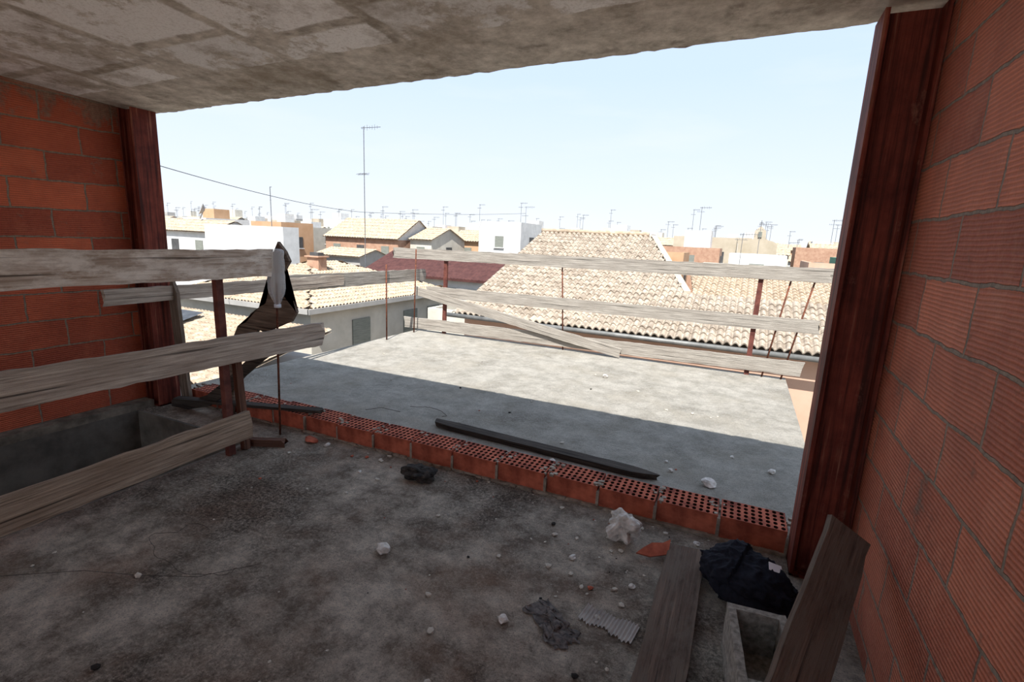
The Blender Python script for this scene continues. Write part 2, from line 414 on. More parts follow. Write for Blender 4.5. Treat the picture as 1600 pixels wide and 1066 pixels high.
for i in range(N+1):
    x=xs0+i*pitch; addbox(bm,x-.009,x+.009,2.838,3.05,0,.10+random.uniform(0,.03))
addbox(bm,xs0,xs1,2.835,3.07,0,.012)
for i in range(300):
    x=random.uniform(xs0,xs1); s=random.uniform(.006,.02); addbox(bm,x-s*1.3,x+s*1.3,2.83-s*.5,2.85,0,s*.8)
for i in range(170):
    x=xs0+random.randint(0,N)*pitch+random.gauss(0,.03); s=random.uniform(.005,.013); y=random.uniform(2.85,3.04)
    addbox(bm,x-s,x+s,y-s,y+s,.125,.133+s*.6)
o=obj_bm('mortar',bm,M['mortar'],parent=curb); o.location=-curb.location

# ------------------------------------------------------------ stairwell guard rail (inside)
G1='planks guarding the stairwell'
plank('wooden_plank',(-3.10,-1.3,1.36),(-3.12,2.66,1.35),.19,.028,(0,0,1),M['woodwhite'],'whitewashed wooden rail plank above the stairwell',group=G1,seed=1)
plank('wooden_plank',(-3.08,-1.3,.83),(-3.12,3.12,.755),.185,.028,(0,0,1),M['woodgrey'],'weathered grey middle plank above the stairwell',group=G1,seed=2,jag=.025)
plank('wooden_plank',(-3.09,-1.3,.14),(-3.12,2.4,.2),.2,.028,(0,0,1),M['woodtoe'],'weathered brown-grey toe plank along the stairwell edge',group=G1,seed=3)
plank('wooden_post',(-3.165,2.27,0),(-3.155,2.25,1.39),.05,.042,(0,1,0),M['rustred'],'rust-brown post holding the stairwell rail',cat='post')
plank('wooden_post',(-3.165,2.39,0),(-3.16,2.35,.80),.05,.042,(0,1,0),M['woodbrown'],'short brown wooden post beside the taller one',cat='post')
plank('wooden_cleat',(-3.22,2.44,.027),(-2.96,2.56,.027),.055,.05,(0,0,1),M['woodbrown'],'short brown timber offcut at the post foot',cat='timber offcut')
plank('wooden_post',(-3.16,-.6,0),(-3.15,-.6,1.39),.055,.045,(0,1,0),M['rustred'],'rust-brown post holding the stairwell rail',cat='post')
rod('steel_rod',[(-3.17,2.70,0),(-3.15,2.70,.7),(-3.13,2.70,1.2)],.008,M['rust'],'rusty upright reinforcing rod capped by a plastic bottle')
bt=empty('plastic_bottle',(-3.13,2.70,1.02)); tag(bt,'clear plastic bottle upside down over a rusty rod','bottle')
prof=[(.0,.43),(.03,.43),(.044,.42),(.046,.40),(.043,.37),(.046,.34),(.046,.28),(.042,.26),(.046,.24),(.046,.14),(.04,.10),(.026,.06),(.016,.03),(.015,.0)]
bm=bmesh.new(); rr=[]
for r_,z_ in prof:
    r_*=1.35
    rr.append([bm.verts.new((max(r_,.001)*math.cos(k*math.pi/10),max(r_,.001)*math.sin(k*math.pi/10),z_)) for k in range(20)])
for i in range(len(rr)-1):
    for k in range(20): bm.faces.new((rr[i][k],rr[i][(k+1)%20],rr[i+1][(k+1)%20],rr[i+1][k]))
bm.faces.new(rr[0])
obj_bm('bottle_body',bm,M['pet'],parent=bt,smooth=True)
bm=bmesh.new(); tube_bm(bm,[(0,0,-.002),(0,0,.022)],.025,16); obj_bm('bottle_neck_ring',bm,M['cap'],parent=bt,smooth=True)

def polyboard(name,pts,t,origin,mat,label,cat,rotz=0,tilt=0):
    bm=bmesh.new()
    a=[bm.verts.new((x,-t/2,z)) for x,z in pts]; b=[bm.verts.new((x,t/2,z)) for x,z in pts]
    n=len(pts)
    bm.faces.new(a); bm.faces.new(list(reversed(b)))
    for i in range(n): bm.faces.new((a[i],a[(i+1)%n],b[(i+1)%n],b[i]))
    bmesh.ops.triangulate(bm,faces=[f for f in bm.faces if len(f.verts)>4])
    o=obj_bm(name,bm,mat); o.location=origin; o.rotation_euler=(tilt,0,rotz); tag(o,label,cat); return o
JP=[(-3.2,1.5),(-3.13,1.43),(-3.09,1.36),(-3.16,1.27),(-3.22,1.17),(-3.17,1.1),(-3.08,1.06),(-3.04,.98),(-3.10,.90),(-3.25,.85),(-3.38,.78),(-3.46,.80),(-3.54,.70),(-3.66,.60),(-3.71,.48),(-3.76,.36),(-3.80,.2),(-3.84,0),(-3.97,0),(-3.95,.2),(-3.92,.42),(-3.86,.56),(-3.76,.70),(-3.70,.80),(-3.60,.84),(-3.54,.92),(-3.44,.98),(-3.36,1.02),(-3.33,1.10),(-3.30,1.2),(-3.26,1.32),(-3.25,1.42)]
polyboard('broken_board',[(x+3.9,z) for x,z in JP],.025,(-3.9,2.80,.0),M['woodjag'],'dark broken splintered board standing behind the stairwell rail','broken board')
BP=[(-3.18,.80),(-3.35,.70),(-3.58,.53),(-3.80,.35),(-4.05,.17),(-4.3,.07),(-4.50,.05),(-4.50,.0),(-4.3,.0),(-4.04,.07),(-3.78,.24),(-3.6,.40),(-3.42,.54),(-3.25,.66)]
polyboard('bent_strip',[(x+3.9,z) for x,z in BP],.02,(-3.9,2.74,.0),M['woodblack'],'dark bent wooden strip curving down beside the stairwell corner','wood strip',rotz=.06)
plank('split_plank',(-4.42,2.79,0),(-4.49,2.79,1.1),.11,.03,(1,0,0),M['woodjag'],'weathered split plank standing beside the steel column',seed=9,taper1=.3)
plank('thin_board',(-4.38,2.66,.10),(-2.95,2.93,.170),.055,.025,(0,1,.2),M['woodblack'],'thin dark board resting across the brick row',seed=10)

# ------------------------------------------------------------ terrace railings
G2='planks of the terrace railing'; G3='rusty rods of the terrace railing'
plank('wooden_plank',(-4.40,2.2,1.02),(-4.80,5.2,.965),.125,.025,(0,0,1),M['woodgrey'],'grey plank rail running out past the steel column',group=G2,seed=11)
plank('wooden_plank',(-4.73,4.0,.985),(-4.94,7.32,.93),.19,.025,(0,0,1),M['woodout'],'wide grey plank rail along the terrace side',group=G2,seed=17)
plank('wooden_plank',(-5.4,7.085,1.28),(1.0,7.085,1.33),.17,.028,(0,0,1),M['woodout'],'sun-bleached top plank of the terrace railing',group=G2,seed=12,jag=.03)
plank('wooden_plank',(-4.75,7.085,.68),(.92,7.085,.70),.17,.028,(0,0,1),M['woodout'],'sun-bleached middle plank of the terrace railing',group=G2,seed=13)
plank('wooden_plank',(-5.2,7.085,.12),(.82,7.085,.16),.18,.028,(0,0,1),M['woodout'],'bleached bottom plank of the terrace railing',group=G2,seed=14)
plank('wooden_plank',(-4.95,7.04,.68),(-1.45,7.04,.07),.14,.03,(0,0,1),M['woodout'],'grey plank fallen diagonally against the railing',group=G2,seed=15)
for pts in ([(-4.84,6.15,-.01),(-4.84,6.15,1.14)],[(-4.87,6.9,-.01),(-4.87,6.95,1.36)],[(-2.32,7.10,-.01),(-2.42,7.12,1.28)],[(.38,7.1,-.01),(.56,7.12,1.3)],[(.60,7.1,-.01),(.82,7.12,1.32)]):
    rod('steel_rod',pts,.011,M['rust'],'thin rusty reinforcing rod of the terrace railing',group=G3)
for x in (-4.42,.2):
    plank('railing_post',(x,7.12,-.01),(x+.02,7.12,1.3),.06,.04,(1,0,0),M['rustred'],'rust-brown upright post of the terrace railing',cat='post',group='posts of the terrace railing')

# ------------------------------------------------------------ loose things
plank('charred_plank',(-2.22,3.50,.028),(-.36,3.40,.022),.085,.042,(0,1,.12),M['woodblack'],'charred splintered timber lying on the terrace concrete',cat='timber',taper1=.1,taper0=.7,seed=20,jag=.02)
plank('floor_plank',(-.10,1.25,.023),(-.09,2.6,.023),.185,.045,(1,0,0),M['wooddark'],'dark damp plank lying flat on the floor',seed=21)
plank('leaning_plank',(.235,1.35,.25),(.505,2.22,.54),.155,.035,(.85,0,-.45),M['wooddark'],'dark formwork plank leaning against the block wall',seed=22)
lump('burnt_lump',(-1.80,2.62,0),(.22,.15,.09),M['burnt'],'black burnt lump beside the brick row','debris',seed=3,amp=.5,freq=3,sub=4)
lump('plaster_chunk',(-.42,2.56,0),(.17,.13,.17),M['plaster'],'white crumbling plaster chunk on the floor','rubble',seed=13,amp=.6,freq=3.2,sub=4)
SP=[(0,-.01),(.07,-.035),(.17,-.03),(.21,.045),(.16,.03),(.10,.035),(.05,.015)]
o=polyboard('clay_shard',SP,.014,(-.33,2.43,.045),M['clay'],'angular broken terracotta brick shard on the floor','brick shard',rotz=.6,tilt=-.95)
jk=empty('jacket',(.205,2.40,0)); tag(jk,'crumpled dark navy jacket dumped on the floor','jacket')
bm=bmesh.new(); bmesh.ops.create_icosphere(bm,subdivisions=6,radius=1)
for v in bm.verts:
    d=v.co.copy()
    q=d+Vector((noise.noise(d*2),noise.noise(d*2+Vector((7,0,0))),0))*.5
    fold=(1-abs(math.sin(q.x*4+q.z*3)))**3*.09+(1-abs(math.sin(q.y*6+q.x*3)))**3*.06+.04*noise.noise(d*9)
    s=1+.16*noise.noise(d*1.3+Vector((4,2,1)))+fold-.05
    v.co=Vector((d.x*.22*s,d.y*.155*s,max(d.z*.13*s,-.075)+.075))
    if d.x<-.2: v.co.z*=1.15
jb=obj_bm('jacket_body',bm,M['navy'],parent=jk,smooth=True); jb.rotation_euler=(0,0,-.35)
bm=bmesh.new()
pts=[Vector((-.14,-.06,.08)),Vector((-.08,-.12,.07)),Vector((.0,-.155,.055)),Vector((.09,-.16,.045)),Vector((.16,-.13,.04))]
tube_bm(bm,pts,.045,16,.036)
bmesh.ops.subdivide_edges(bm,edges=bm.edges[:],cuts=2,use_grid_fill=True)
for v in bm.verts: v.co+=Vector((noise.noise(v.co*30),noise.noise(v.co*30+Vector((3,3,3))),noise.noise(v.co*25)))*.008; v.co.z=max(v.co.z,.002)
obj_bm('sleeve',bm,M['navy'],parent=jk,smooth=True)
bm=bmesh.new(); addbox(bm,-.03,.03,-.018,.018,0,.002); o=obj_bm('white_tag',bm,M['paper'],parent=jk); o.location=(.09,-.03,.195); o.rotation_euler=(.6,.3,.3)
bm=bmesh.new(); w,l,h_=.215,.40,.2; t=.03
addbox(bm,-w/2,-w/2+t,-l/2,l/2,0,h_); addbox(bm,w/2-t,w/2,-l/2,l/2,0,h_)
for y in (-l/2,l/2-t): addbox(bm,-w/2+t,w/2-t,y,y+t,0,h_)
addbox(bm,-w/2+t,w/2-t,-l/2+t,l/2-t,0,.02)
bmesh.ops.remove_doubles(bm,verts=bm.verts,dist=.0001)
bmesh.ops.subdivide_edges(bm,edges=bm.edges[:],cuts=5,use_grid_fill=True)
for v in bm.verts:
    q=v.co*28; v.co+=Vector((noise.noise(q),noise.noise(q+Vector((5,1,2))),noise.noise(q+Vector((1,7,3)))))*.0035
    v.co.z=max(v.co.z,0)
o=obj_bm('concrete_block',bm,M['cblock']); o.location=(.235,1.83,0); o.rotation_euler=(0,0,.12); tag(o,'grey hollow concrete block with its open cavity upward','concrete block')
bm=bmesh.new(); n=26; g=[]
for i in range(n+1):
    row=[]
    for j in range(n+1):
        u=i/n-.5;v=j/n-.5; q=Vector((u*6,v*6,0))
        row.append(bm.verts.new((u*.26+.05*noise.noise(q),v*.12+.05*noise.noise(q+Vector((9,0,0))),.004+.03*abs(noise.noise(q*1.3+Vector((0,5,0))))*(1-abs(u)*1.6))))
    g.append(row)
for i in range(n):
    for j in range(n): bm.faces.new((g[i][j],g[i+1][j],g[i+1][j+1],g[i][j+1]))
o=obj_bm('cloth_rag',bm,M['ragm'],smooth=True); o.location=(-.56,1.80,0); o.rotation_euler=(0,0,-.7); tag(o,'crumpled dark grey rag on the floor','rag')
bm=bmesh.new(); nx_=60; g=[]
for i in range(nx_+1):
    x=i/nx_*.24; z=.008+.007*math.sin(i*math.pi/2.0); g.append([bm.verts.new((x,y_+.02*noise.noise(Vector((x*30,y_*9,0))),z+.02*max(0,y_))) for y_ in (-.05,0,.05)])
for i in range(nx_):
    for j in range(2): bm.faces.new((g[i][j],g[i+1][j],g[i+1][j+1],g[i][j+1]))
o=obj_bm('corrugated_sheet',bm,M['card'],smooth=True); o.location=(-.46,1.93,.0); o.rotation_euler=(0,0,-.15); tag(o,'torn white corrugated plastic sheet piece','plastic sheet')
for k,(x,y,s) in enumerate([(-.04,3.5,.09),(.37,3.95,.06),(-1.37,5.9,.07),(-1.5,1.87,.08),(-1.11,3.32,.05),(-1.2,3.25,.03),(-.75,1.72,.05),(-.62,2.28,.04),(-2.7,2.72,.05),(-.3,3.6,.04),(-.35,3.75,.03),(.1,4.1,.03),(-.05,2.72,.04),(-2.2,2.5,.03),(-.3,2.2,.035)]):
    lump('cement_chunk',(x,y,-.002),(s,s*.8,s*.6),M['plaster'],'small pale cement chunk lying on the concrete','rubble',seed=k+20,amp=.5,freq=2.5,sub=2,group='pale cement chunks on the slab',rot=k)
lump('brick_fragment',(-2.86,2.72,0),(.13,.08,.04),M['clay'],'broken red brick fragment beside the brick row','brick fragment',seed=44,amp=.4,freq=2,sub=2)
chipm=[]
for k in range(5):
    o=lump('stone_chip',(0,0,0),(1,.8,.5),M['stone'] if k<3 else (M['clay'] if k==3 else M['burnt']),None,None,seed=k+60,amp=.5,freq=2,sub=1)
    chipm.append(o.data); bpy.data.objects.remove(o)
lab=['grey cement crumb on the slab']*3+['red clay crumb on the slab','black burnt crumb on the slab']
for k in range(340):
    if k<110:
        x=random.uniform(-2.9,.3);y=random.uniform(.7,2.78)
    elif k<180:
        x=random.uniform(-3,.35);y=2.80-abs(random.gauss(0,.09))
    elif k<240:
        x=random.gauss(-.35,.28);y=random.gauss(2.15,.3)
    else:
        x=random.uniform(-4.6,.4);y=random.uniform(3.12,6.6)
    if y<2.9 and (x>.36 or (-.25<x<.42 and y<2.70) or y>2.8): continue
    i=random.choice([0,1,2,0,1,2,0,1,2,3,4]); o=bpy.data.objects.new('stone_chip',chipm[i]); COL.objects.link(o)
    s=random.choice([.008,.01,.012,.015,.02,.032])*random.uniform(.8,1.2); o.scale=(s,s,s); o.location=(x,y,-.001 if y<2.9 else -.006); o.rotation_euler=(0,0,random.uniform(0,6))
    tag(o,lab[i],'rubble','crumbs scattered on the slab')
def wirep(c,r,n,a0,a1,sx,sy,seed):
    P=[]
    for i in range(n):
        a=a0+(a1-a0)*i/(n-1); q=Vector((i*.15,seed,0))
        P.append((c[0]+sx*r*math.cos(a)*(1+.35*noise.noise(q)),c[1]+sy*r*math.sin(a)*(1+.35*noise.noise(q+Vector((5,5,0)))),.004+.02*abs(noise.noise(q*2))))
    return P
for pts in (wirep((-2.3,1.45),.3,50,2,6.2,1,.5,1),[(-2.9,.9,.006),(-2.6,1.1,.01),(-2.35,1.2,.006),(-2.1,1.3,.02),(-1.95,1.5,.01)]):
    rod('loose_wire',pts,.0012,M['wire'],'thin rusty loose wire lying on the floor',cat='wire',group='loose wires on the floor',seg=5)
for pts in (wirep((-2.5,3.7),.2,30,0,2.6,1,.7,5),[(-3.0,3.5,0),(-2.9,3.6,.01),(-2.7,3.62,0)]):
    rod('loose_wire',pts,.002,M['wire'],'short loose wire on the terrace slab',cat='wire',group='loose wires on the floor',seg=5)

# ------------------------------------------------------------ city
GZ=-9
bm=bmesh.new(); addbox(bm,-500,300,7.3,600,GZ-.2,GZ); tag(obj_bm('ground',bm,M['ground']),kind='structure')
bm=bmesh.new(); addbox(bm,-500,300,-40,7.29,GZ-.2,GZ); tag(obj_bm('ground_street',bm,M['ground']),kind='structure')
def inside(p,poly):
    c=False;n=len(poly);j=n-1
    for i in range(n):
        a,b=poly[i],poly[j]
        if (a[1]>p[1])!=(b[1]>p[1]) and p[0]<(b[0]-a[0])*(p[1]-a[1])/(b[1]-a[1])+a[0]: c=not c
        j=i
    return c
def tiled(bm,corners,pitch=.21,row=.36,amp=.045,thick=.08,mi=0,seg=6):
    C=[Vector(c) for c in corners]; o=C[0]; U=(C[1]-C[0]).normalized()
    Nn=U.cross(C[2]-C[0]).normalized()
    if Nn.z<0: Nn=-Nn
    Vv=Nn.cross(U)
    if Vv.z<0: Vv=-Vv
    uv=[((c-o).dot(U),(c-o).dot(Vv)) for c in C]
    u0=min(a for a,b in uv);u1=max(a for a,b in uv);v1=max(b for a,b in uv)
    nu=int((u1-u0)/pitch*seg); rows=int(v1/row)+1
    for r_ in range(rows):
        va=r_*row; vb=min((r_+1)*row+.02,v1+.02)
        prev=None
        for i in range(nu+1):
            u=u0+(u1-u0)*i/nu; ph=u/pitch*2*math.pi
            hh=amp*abs(math.sin(ph/2))*2-amp
            jit=.014*noise.noise(Vector((int(u/pitch)*1.7,r_*2.3,0)))
            a=o+U*u+Vv*va+Nn*(hh+thick+.022+jit); b=o+U*u+Vv*vb+Nn*(hh*.8+thick+jit)
            cur=(a,b,u)
            if prev:
                um=(u+prev[2])/2; vm=(va+min(vb,v1))/2
                if inside((um,vm),uv):
                    vs=[bm.verts.new(p) for p in (prev[0],cur[0],cur[1],prev[1])]
                    bm.faces.new(vs).material_index=mi
                    lo=[bm.verts.new(p) for p in (prev[0],cur[0],cur[0]-Nn*.03,prev[0]-Nn*.03)]
                    bm.faces.new(lo).material_index=mi
            prev=cur
    f=[bm.verts.new(c) for c in C]; bm.faces.new(f).material_index=mi
def winchild(parent,x,y,z,w,h,face,mat=None):
    bm=bmesh.new(); d=.06
    if face=='y': addbox(bm,x-w/2,x+w/2,y-d,y+.02,z,z+h); 
    else: addbox(bm,x-.02,x+d,y-w/2,y+w/2,z,z+h)
    if face=='y': addbox(bm,x-w/2-.1,x+w/2+.1,y-.15,y,z-.08,z,1)
    else: addbox(bm,x,x+.15,y-w/2-.1,y+w/2+.1,z-.08,z,1)
    o=obj_bm('window',bm,[mat or M['glass'],M['white']],parent=parent); o.location=-parent.location
    return o
hs=empty('house',(-2.5,14,GZ)); tag(hs,'neighbouring house with large pale barrel-tile roof and salmon wall','house')
def part(nm,bm,mats,par,smooth=False):
    o=obj_bm(nm,bm,mats,parent=par,smooth=smooth); o.location=-par.location; return o
bm=bmesh.new()
tiled(bm,[(-6.6,11.0,-.38),(1.9,11.0,-.38),(1.9,13.2,.42),(-1.25,13.2,.42),(-2.85,17,1.82),(-6.6,17,1.82)],.16,.28,.043)
part('tiled_roof',bm,M['tile'],hs)
bm=bmesh.new(); tiled(bm,[(-1.0,13.9,-.1),(7.5,13.9,-.1),(7.5,18,.75),(-1.6,18,.75)],.165,.29,.04)
part('tiled_roof',bm,M['tile2'],hs)
bm=bmesh.new(); addbox(bm,-6.4,1.7,11.3,13.3,GZ,-.4); addbox(bm,-6.4,-2.4,13.3,19,GZ,.1)
part('house_wall',bm,M['salmon'],hs)
bm=bmesh.new()
for a,b in (((-2.85,17.1,1.65),(-1.28,13.2,.25)),):
    a=Vector(a);b=Vector(b); sd=Vector((.16,.06,0))
    vs=[bm.verts.new(p) for p in (a,b,b+sd,a+sd,a+Vector((0,0,.25)),b+Vector((0,0,.27)),b+sd+Vector((0,0,.27)),a+sd+Vector((0,0,.25)))]
    for f in ((0,3,2,1),(4,5,6,7),(0,1,5,4),(1,2,6,5),(2,3,7,6),(3,0,4,7)): bm.faces.new([vs[i] for i in f])
addbox(bm,-1.25,7.5,13.32,13.85,GZ,.2); addbox(bm,-1.6,7.5,13.86,18.2,GZ,-.25)
part('parapet',bm,M['beige'],hs)
bm=bmesh.new(); tube_bm(bm,[(-6.7,10.93,-.36),(2.0,10.93,-.40)],.055,8); part('gutter',bm,M['gutter'],hs,True)
bm=bmesh.new(); tube_bm(bm,[(-6.6,17.0,1.92),(-2.9,17.0,1.92)],.08,8); part('ridge_cap',bm,M['tile2'],hs,True)
h1=empty('house',(-22,22,GZ)); tag(h1,'cream house with hipped clay-tile roof and shuttered windows','house')
E=[(-27,16.3,-1.9),(-17,16.3,-1.9),(-17,28.2,-1.9),(-27,28.2,-1.9)]; A=(-22,21.3,-.25);B=(-22,23.2,-.25)
bm=bmesh.new(); tiled(bm,[E[0],E[1],A],.22,.36,.05,.1,seg=5); tiled(bm,[E[1],E[2],B,A],.22,.36,.05,.1,seg=5); tiled(bm,[E[3],E[0],A,B],.6,.9,.05,.1,seg=2); tiled(bm,[E[2],E[3],B],.6,.9,.05,.1,seg=2)
part('tiled_roof',bm,M['tile2'],h1)
bm=bmesh.new(); addbox(bm,-26.6,-17.35,16.7,27.8,GZ,-1.9); part('house_wall',bm,M['cream'],h1)
bm=bmesh.new(); addbox(bm,-27.05,-16.95,16.2,16.3,-2.05,-1.82); addbox(bm,-17.0,-16.9,16.2,28.2,-2.05,-1.82); part('eaves_board',bm,M['greyw'],h1)
bm=bmesh.new(); addbox(bm,-21.5,-20.7,20.6,21.2,-1.0,.15); addbox(bm,-21.6,-20.6,20.5,21.3,.15,.22); addbox(bm,-21.4,-20.8,20.7,21.1,.22,.4,1); part('chimney',bm,[M['brickf'],M['dark']],h1)
for y in (20.0,24.2,26.6): winchild(h1,-17.35,y,-4.1,1.3,1.4,'x')
for y in (20.0,24.2): winchild(h1,-17.35,y,-7.1,1.3,1.4,'x')
for x in (-24.5,-20.5): winchild(h1,x,16.7,-4.1,1.1,1.3,'y')
h0=empty('house',(-20,10,GZ)); tag(h0,'low neighbouring house with clay-tile roof and solar panels','house')
bm=bmesh.new(); tiled(bm,[(-27,9.5,-3.2),(-14,9.5,-3.2),(-14,14.5,-2.2),(-27,14.5,-2.2)],.22,.36,.05,.1,seg=4)
tiled(bm,[(-14,5.5,-4.0),(-14,9.4,-4.0),(-19,9.4,-2.6),(-19,5.5,-2.6)],.22,.36,.05,.1,seg=4); part('tiled_roof',bm,M['tile2'],h0)
bm=bmesh.new(); addbox(bm,-26.6,-14.3,9.8,14.4,GZ,-3.2); addbox(bm,-19,-14.3,5.7,9.8,GZ,-4); part('house_wall',bm,M['white'],h0)
for k in range(2):
    bm=bmesh.new(); x=-23.5+k*1.7; vs=[bm.verts.new(p) for p in ((x,12.6,-2.3),(x+1.5,12.6,-2.3),(x+1.5,13.8,-2.0),(x,13.8,-2.0))]; bm.faces.new(vs)
    part('solar_panel',bm,M['panel'],h0)
def building(x0,x1,y0,y1,top,mat,label='flat-roofed rendered building in the town',wins=True,par=True,roof=None,cat='building',group=None,wm=None,rp=.35,rw=.7,sg=2):
    e=empty('building',((x0+x1)/2,(y0+y1)/2,GZ)); tag(e,label,cat,group)
    bm=bmesh.new(); addbox(bm,x0,x1,y0,y1,GZ,top)
    if par:
        t=.2
        addbox(bm,x0,x1,y0,y0+t,top,top+.8); addbox(bm,x1-t,x1,y0+t,y1,top,top+.8); addbox(bm,x0,x0+t,y0+t,y1,top,top+.8)
    part('building_wall',bm,mat,e)
    if roof:
        bm=bmesh.new(); ym=(y0+y1)/2; hh=roof
        tiled(bm,[(x0-.2,y0-.3,top),(x1+.2,y0-.3,top),(x1+.2,ym,top+hh),(x0-.2,ym,top+hh)],rp,rw,.05,.08,seg=sg)
        f=[bm.verts.new(p) for p in ((x0-.2,ym,top+hh),(x1+.2,ym,top+hh),(x1+.2,y1,top),(x0-.2,y1,top))]; bm.faces.new(f)
        part('tiled_roof',bm,M['tile2'],e)
        for xx in (x0,x1):
            bm=bmesh.new()
            f=[bm.verts.new(p) for p in ((xx,y0,top),(xx,ym,top+hh),(xx,y1,top))]; bm.faces.new(f)
            part('gable',bm,wm or mat,e)
    if wins:
        n=max(1,int((x1-x0)/3.2)); 
        for k in range(n):
            xx=x0+(x1-x0)*(k+.5)/n; winchild(e,xx,y0,top-1.9,1.0,1.2,'y',M['dark'] if k%2 else M['glass'])
        winchild(e,x1,(y0+y1)/2,top-1.9,1.2,1.2,'x',M['dark'])
    return e
building(-43.2,-33.8,30,31.6,.9,M['white'],'long white flat-roofed building with parapet',par=True,wins=False)
building(-54,-43.8,31,36,.9,M['white'],'white house with clay-tile canopy roof',par=False,roof=1.1)
building(-38.5,-33.0,38,42.5,-.8,M['greyw'],'grey house with lean-to roof',par=False,roof=.7)
building(-43.5,-33.5,44.5,52,.9,M['brickf'],'gabled brick house with clay-tile roof',par=False,roof=2.2,wm=M['white'])
building(-33,-30.3,46,53,1.0,M['cream'],'narrow cream house with tiled roof',par=False,roof=1.3)
building(-33,-27.8,54,60,1.0,M['orange'],'orange rendered house with tiled roof',par=False,roof=1.3)
building(-26.8,-21.8,50,56,2.5,M['white'],'white stair-tower on a flat roof',par=True)
rr_=empty('shed',(-19,31,GZ)); tag(rr_,'white outbuilding under a dark red sloping sheet roof','shed')
bm=bmesh.new(); n=80
pv=None
for i in range(n+1):
    x=-25.0+10.6*i/n; dz=.04*(i%2); a=bm.verts.new((x,28.8,-1.15+dz)); b=bm.verts.new((x,33,.45+dz)); c=bm.verts.new((x,28.8,-1.3))
    if pv: bm.faces.new((pv[0],a,b,pv[1])); bm.faces.new((pv[2],c,a,pv[0]))
    pv=(a,b,c)
part('sheet_roof',bm,M['rroof'],rr_)
bm=bmesh.new(); addbox(bm,-24.8,-14.6,29.2,32.8,GZ,-1.25); part('shed_wall',bm,M['white'],rr_)
for x in (-22.5,-19.8,-17.8,-15.8): winchild(rr_,x,29.2,-2.9,1.1,1.1,'y',M['glass'])
building(-15,-10.6,22.5,25.8,-3.0,M['cream'],'low cream house beside the tiled roofs',par=True)
building(-10.2,-7.2,20,25.5,-1.9,M['cream'],'low cream house beside the tiled roofs',par=True)
building(-11.5,-4,26.5,32,-.7,M['beige'],'beige house with tiled roof',par=False,roof=1.3)
ch=empty('church',(1.0,62,GZ)); tag(ch,'ochre church with pointed bell gable and cross','church')
bm=bmesh.new(); addbox(bm,-.6,3.0,62,70,GZ,2.2); part('church_wall',bm,M['beige'],ch)
bm=bmesh.new()
a=[(-.6,2.2),(3.0,2.2),(2.6,2.5),(1.8,2.7),(1.75,3.6),(1.2,4.1),(.65,3.6),(.6,2.7),(-.2,2.5)]
A_=[bm.verts.new((x,62,z)) for x,z in a];B_=[bm.verts.new((x,62.5,z)) for x,z in a]
bm.faces.new(A_);bm.faces.new(B_)
for i in range(len(a)): bm.faces.new((A_[i],A_[(i+1)%len(a)],B_[(i+1)%len(a)],B_[i]))
part('bell_gable',bm,M['beige'],ch)
bm=bmesh.new(); addbox(bm,1.02,1.38,61.9,62.0,2.9,3.5); part('bell_opening',bm,M['glass'],ch)
bm=bmesh.new(); addbox(bm,1.17,1.23,62.2,62.28,4.1,4.7); addbox(bm,1.02,1.38,62.2,62.28,4.42,4.48); part('cross',bm,M['metal'],ch)
building(-7.5,-1.0,60,66,1.9,M['beige'],'beige apartment block with small windows',par=True)
building(4,8,40,46,.1,M['salmon'],'pink rendered house in the town',par=True)
building(7.5,11,52,58,1.2,M['green'],'rooftop covered with green netting',par=False,wins=False)
placed=[(-54.5,-43.5,28,38),(-43.6,-33.5,28,33),(-44,-31.5,36,53),(-34,-27,45,61),(-27.5,-21,49,57),(-33,-14,35,50),(-8.2,3.8,55,71),(-28,-3,14,35),(3.5,12,38,60)]
rnd=random.Random(11)
pal=[('white',6),('cream',5),('beige',4),('orange',1),('salmon',1),('brickf',1),('greyw',1)]
pal=[k for k,n in pal for _ in range(n)]
nm={'white':'white rendered','cream':'cream rendered','beige':'beige rendered','orange':'orange rendered','salmon':'pink rendered','brickf':'bare brick','greyw':'grey rendered'}
cnt=0;tries=0; roofs=[]
while cnt<280 and tries<16000:
    tries+=1
    y=rnd.uniform(34,62) if rnd.random()<.35 else rnd.uniform(60,140)
    x=y*rnd.uniform(-1.7,.2); w=rnd.uniform(3.5,7); d=rnd.uniform(4,6.5)
    bx=(x-.3,x+w+.3,y-.4,y+d+.3)
    if any(bx[0]<p[1] and bx[1]>p[0] and bx[2]<p[3] and bx[3]>p[2] for p in placed): continue
    placed.append(bx); cnt+=1
    dist=math.hypot(x,y)
    top=1.6+dist*rnd.uniform(-.040,.004) if y<70 else 1.6+dist*(rnd.uniform(-.012,.005) if rnd.random()<.6 else rnd.uniform(0,.014))
    rf=rnd.choice([None,None,None,1.2,1.0]) 
    if rf: top-=.8
    m=rnd.choice(pal)
    pr=(rf is None and rnd.random()<.5)
    e=building(x,x+w,y,y+d,top,M[m],nm[m]+' town house'+(' with tiled roof' if rf else ' with flat roof'),wins=True,par=pr,roof=rf,group='town houses',rp=.5,rw=.9)
    if rf is None and rnd.random()<.6:
        bm=bmesh.new(); rx=x+rnd.uniform(.5,max(.6,w-3)); ry=y+rnd.uniform(.5,max(.6,d-3)); zt=top+rnd.uniform(1.3,2.3)
        addbox(bm,rx,min(rx+2.3,x+w-.3),ry,min(ry+2.3,y+d-.3),top,zt); part('rooftop_room',bm,M[rnd.choice(pal)],e)
        if not pr: roofs.append(((rx+min(rx+2.3,x+w-.3))/2,(ry+min(ry+2.3,y+d-.3))/2,zt))
    elif rf: roofs.append((x+w*.5,y+d*.5,top+rf+.1))
    elif not pr: roofs.append((x+w*.5,y+d*.5,top))
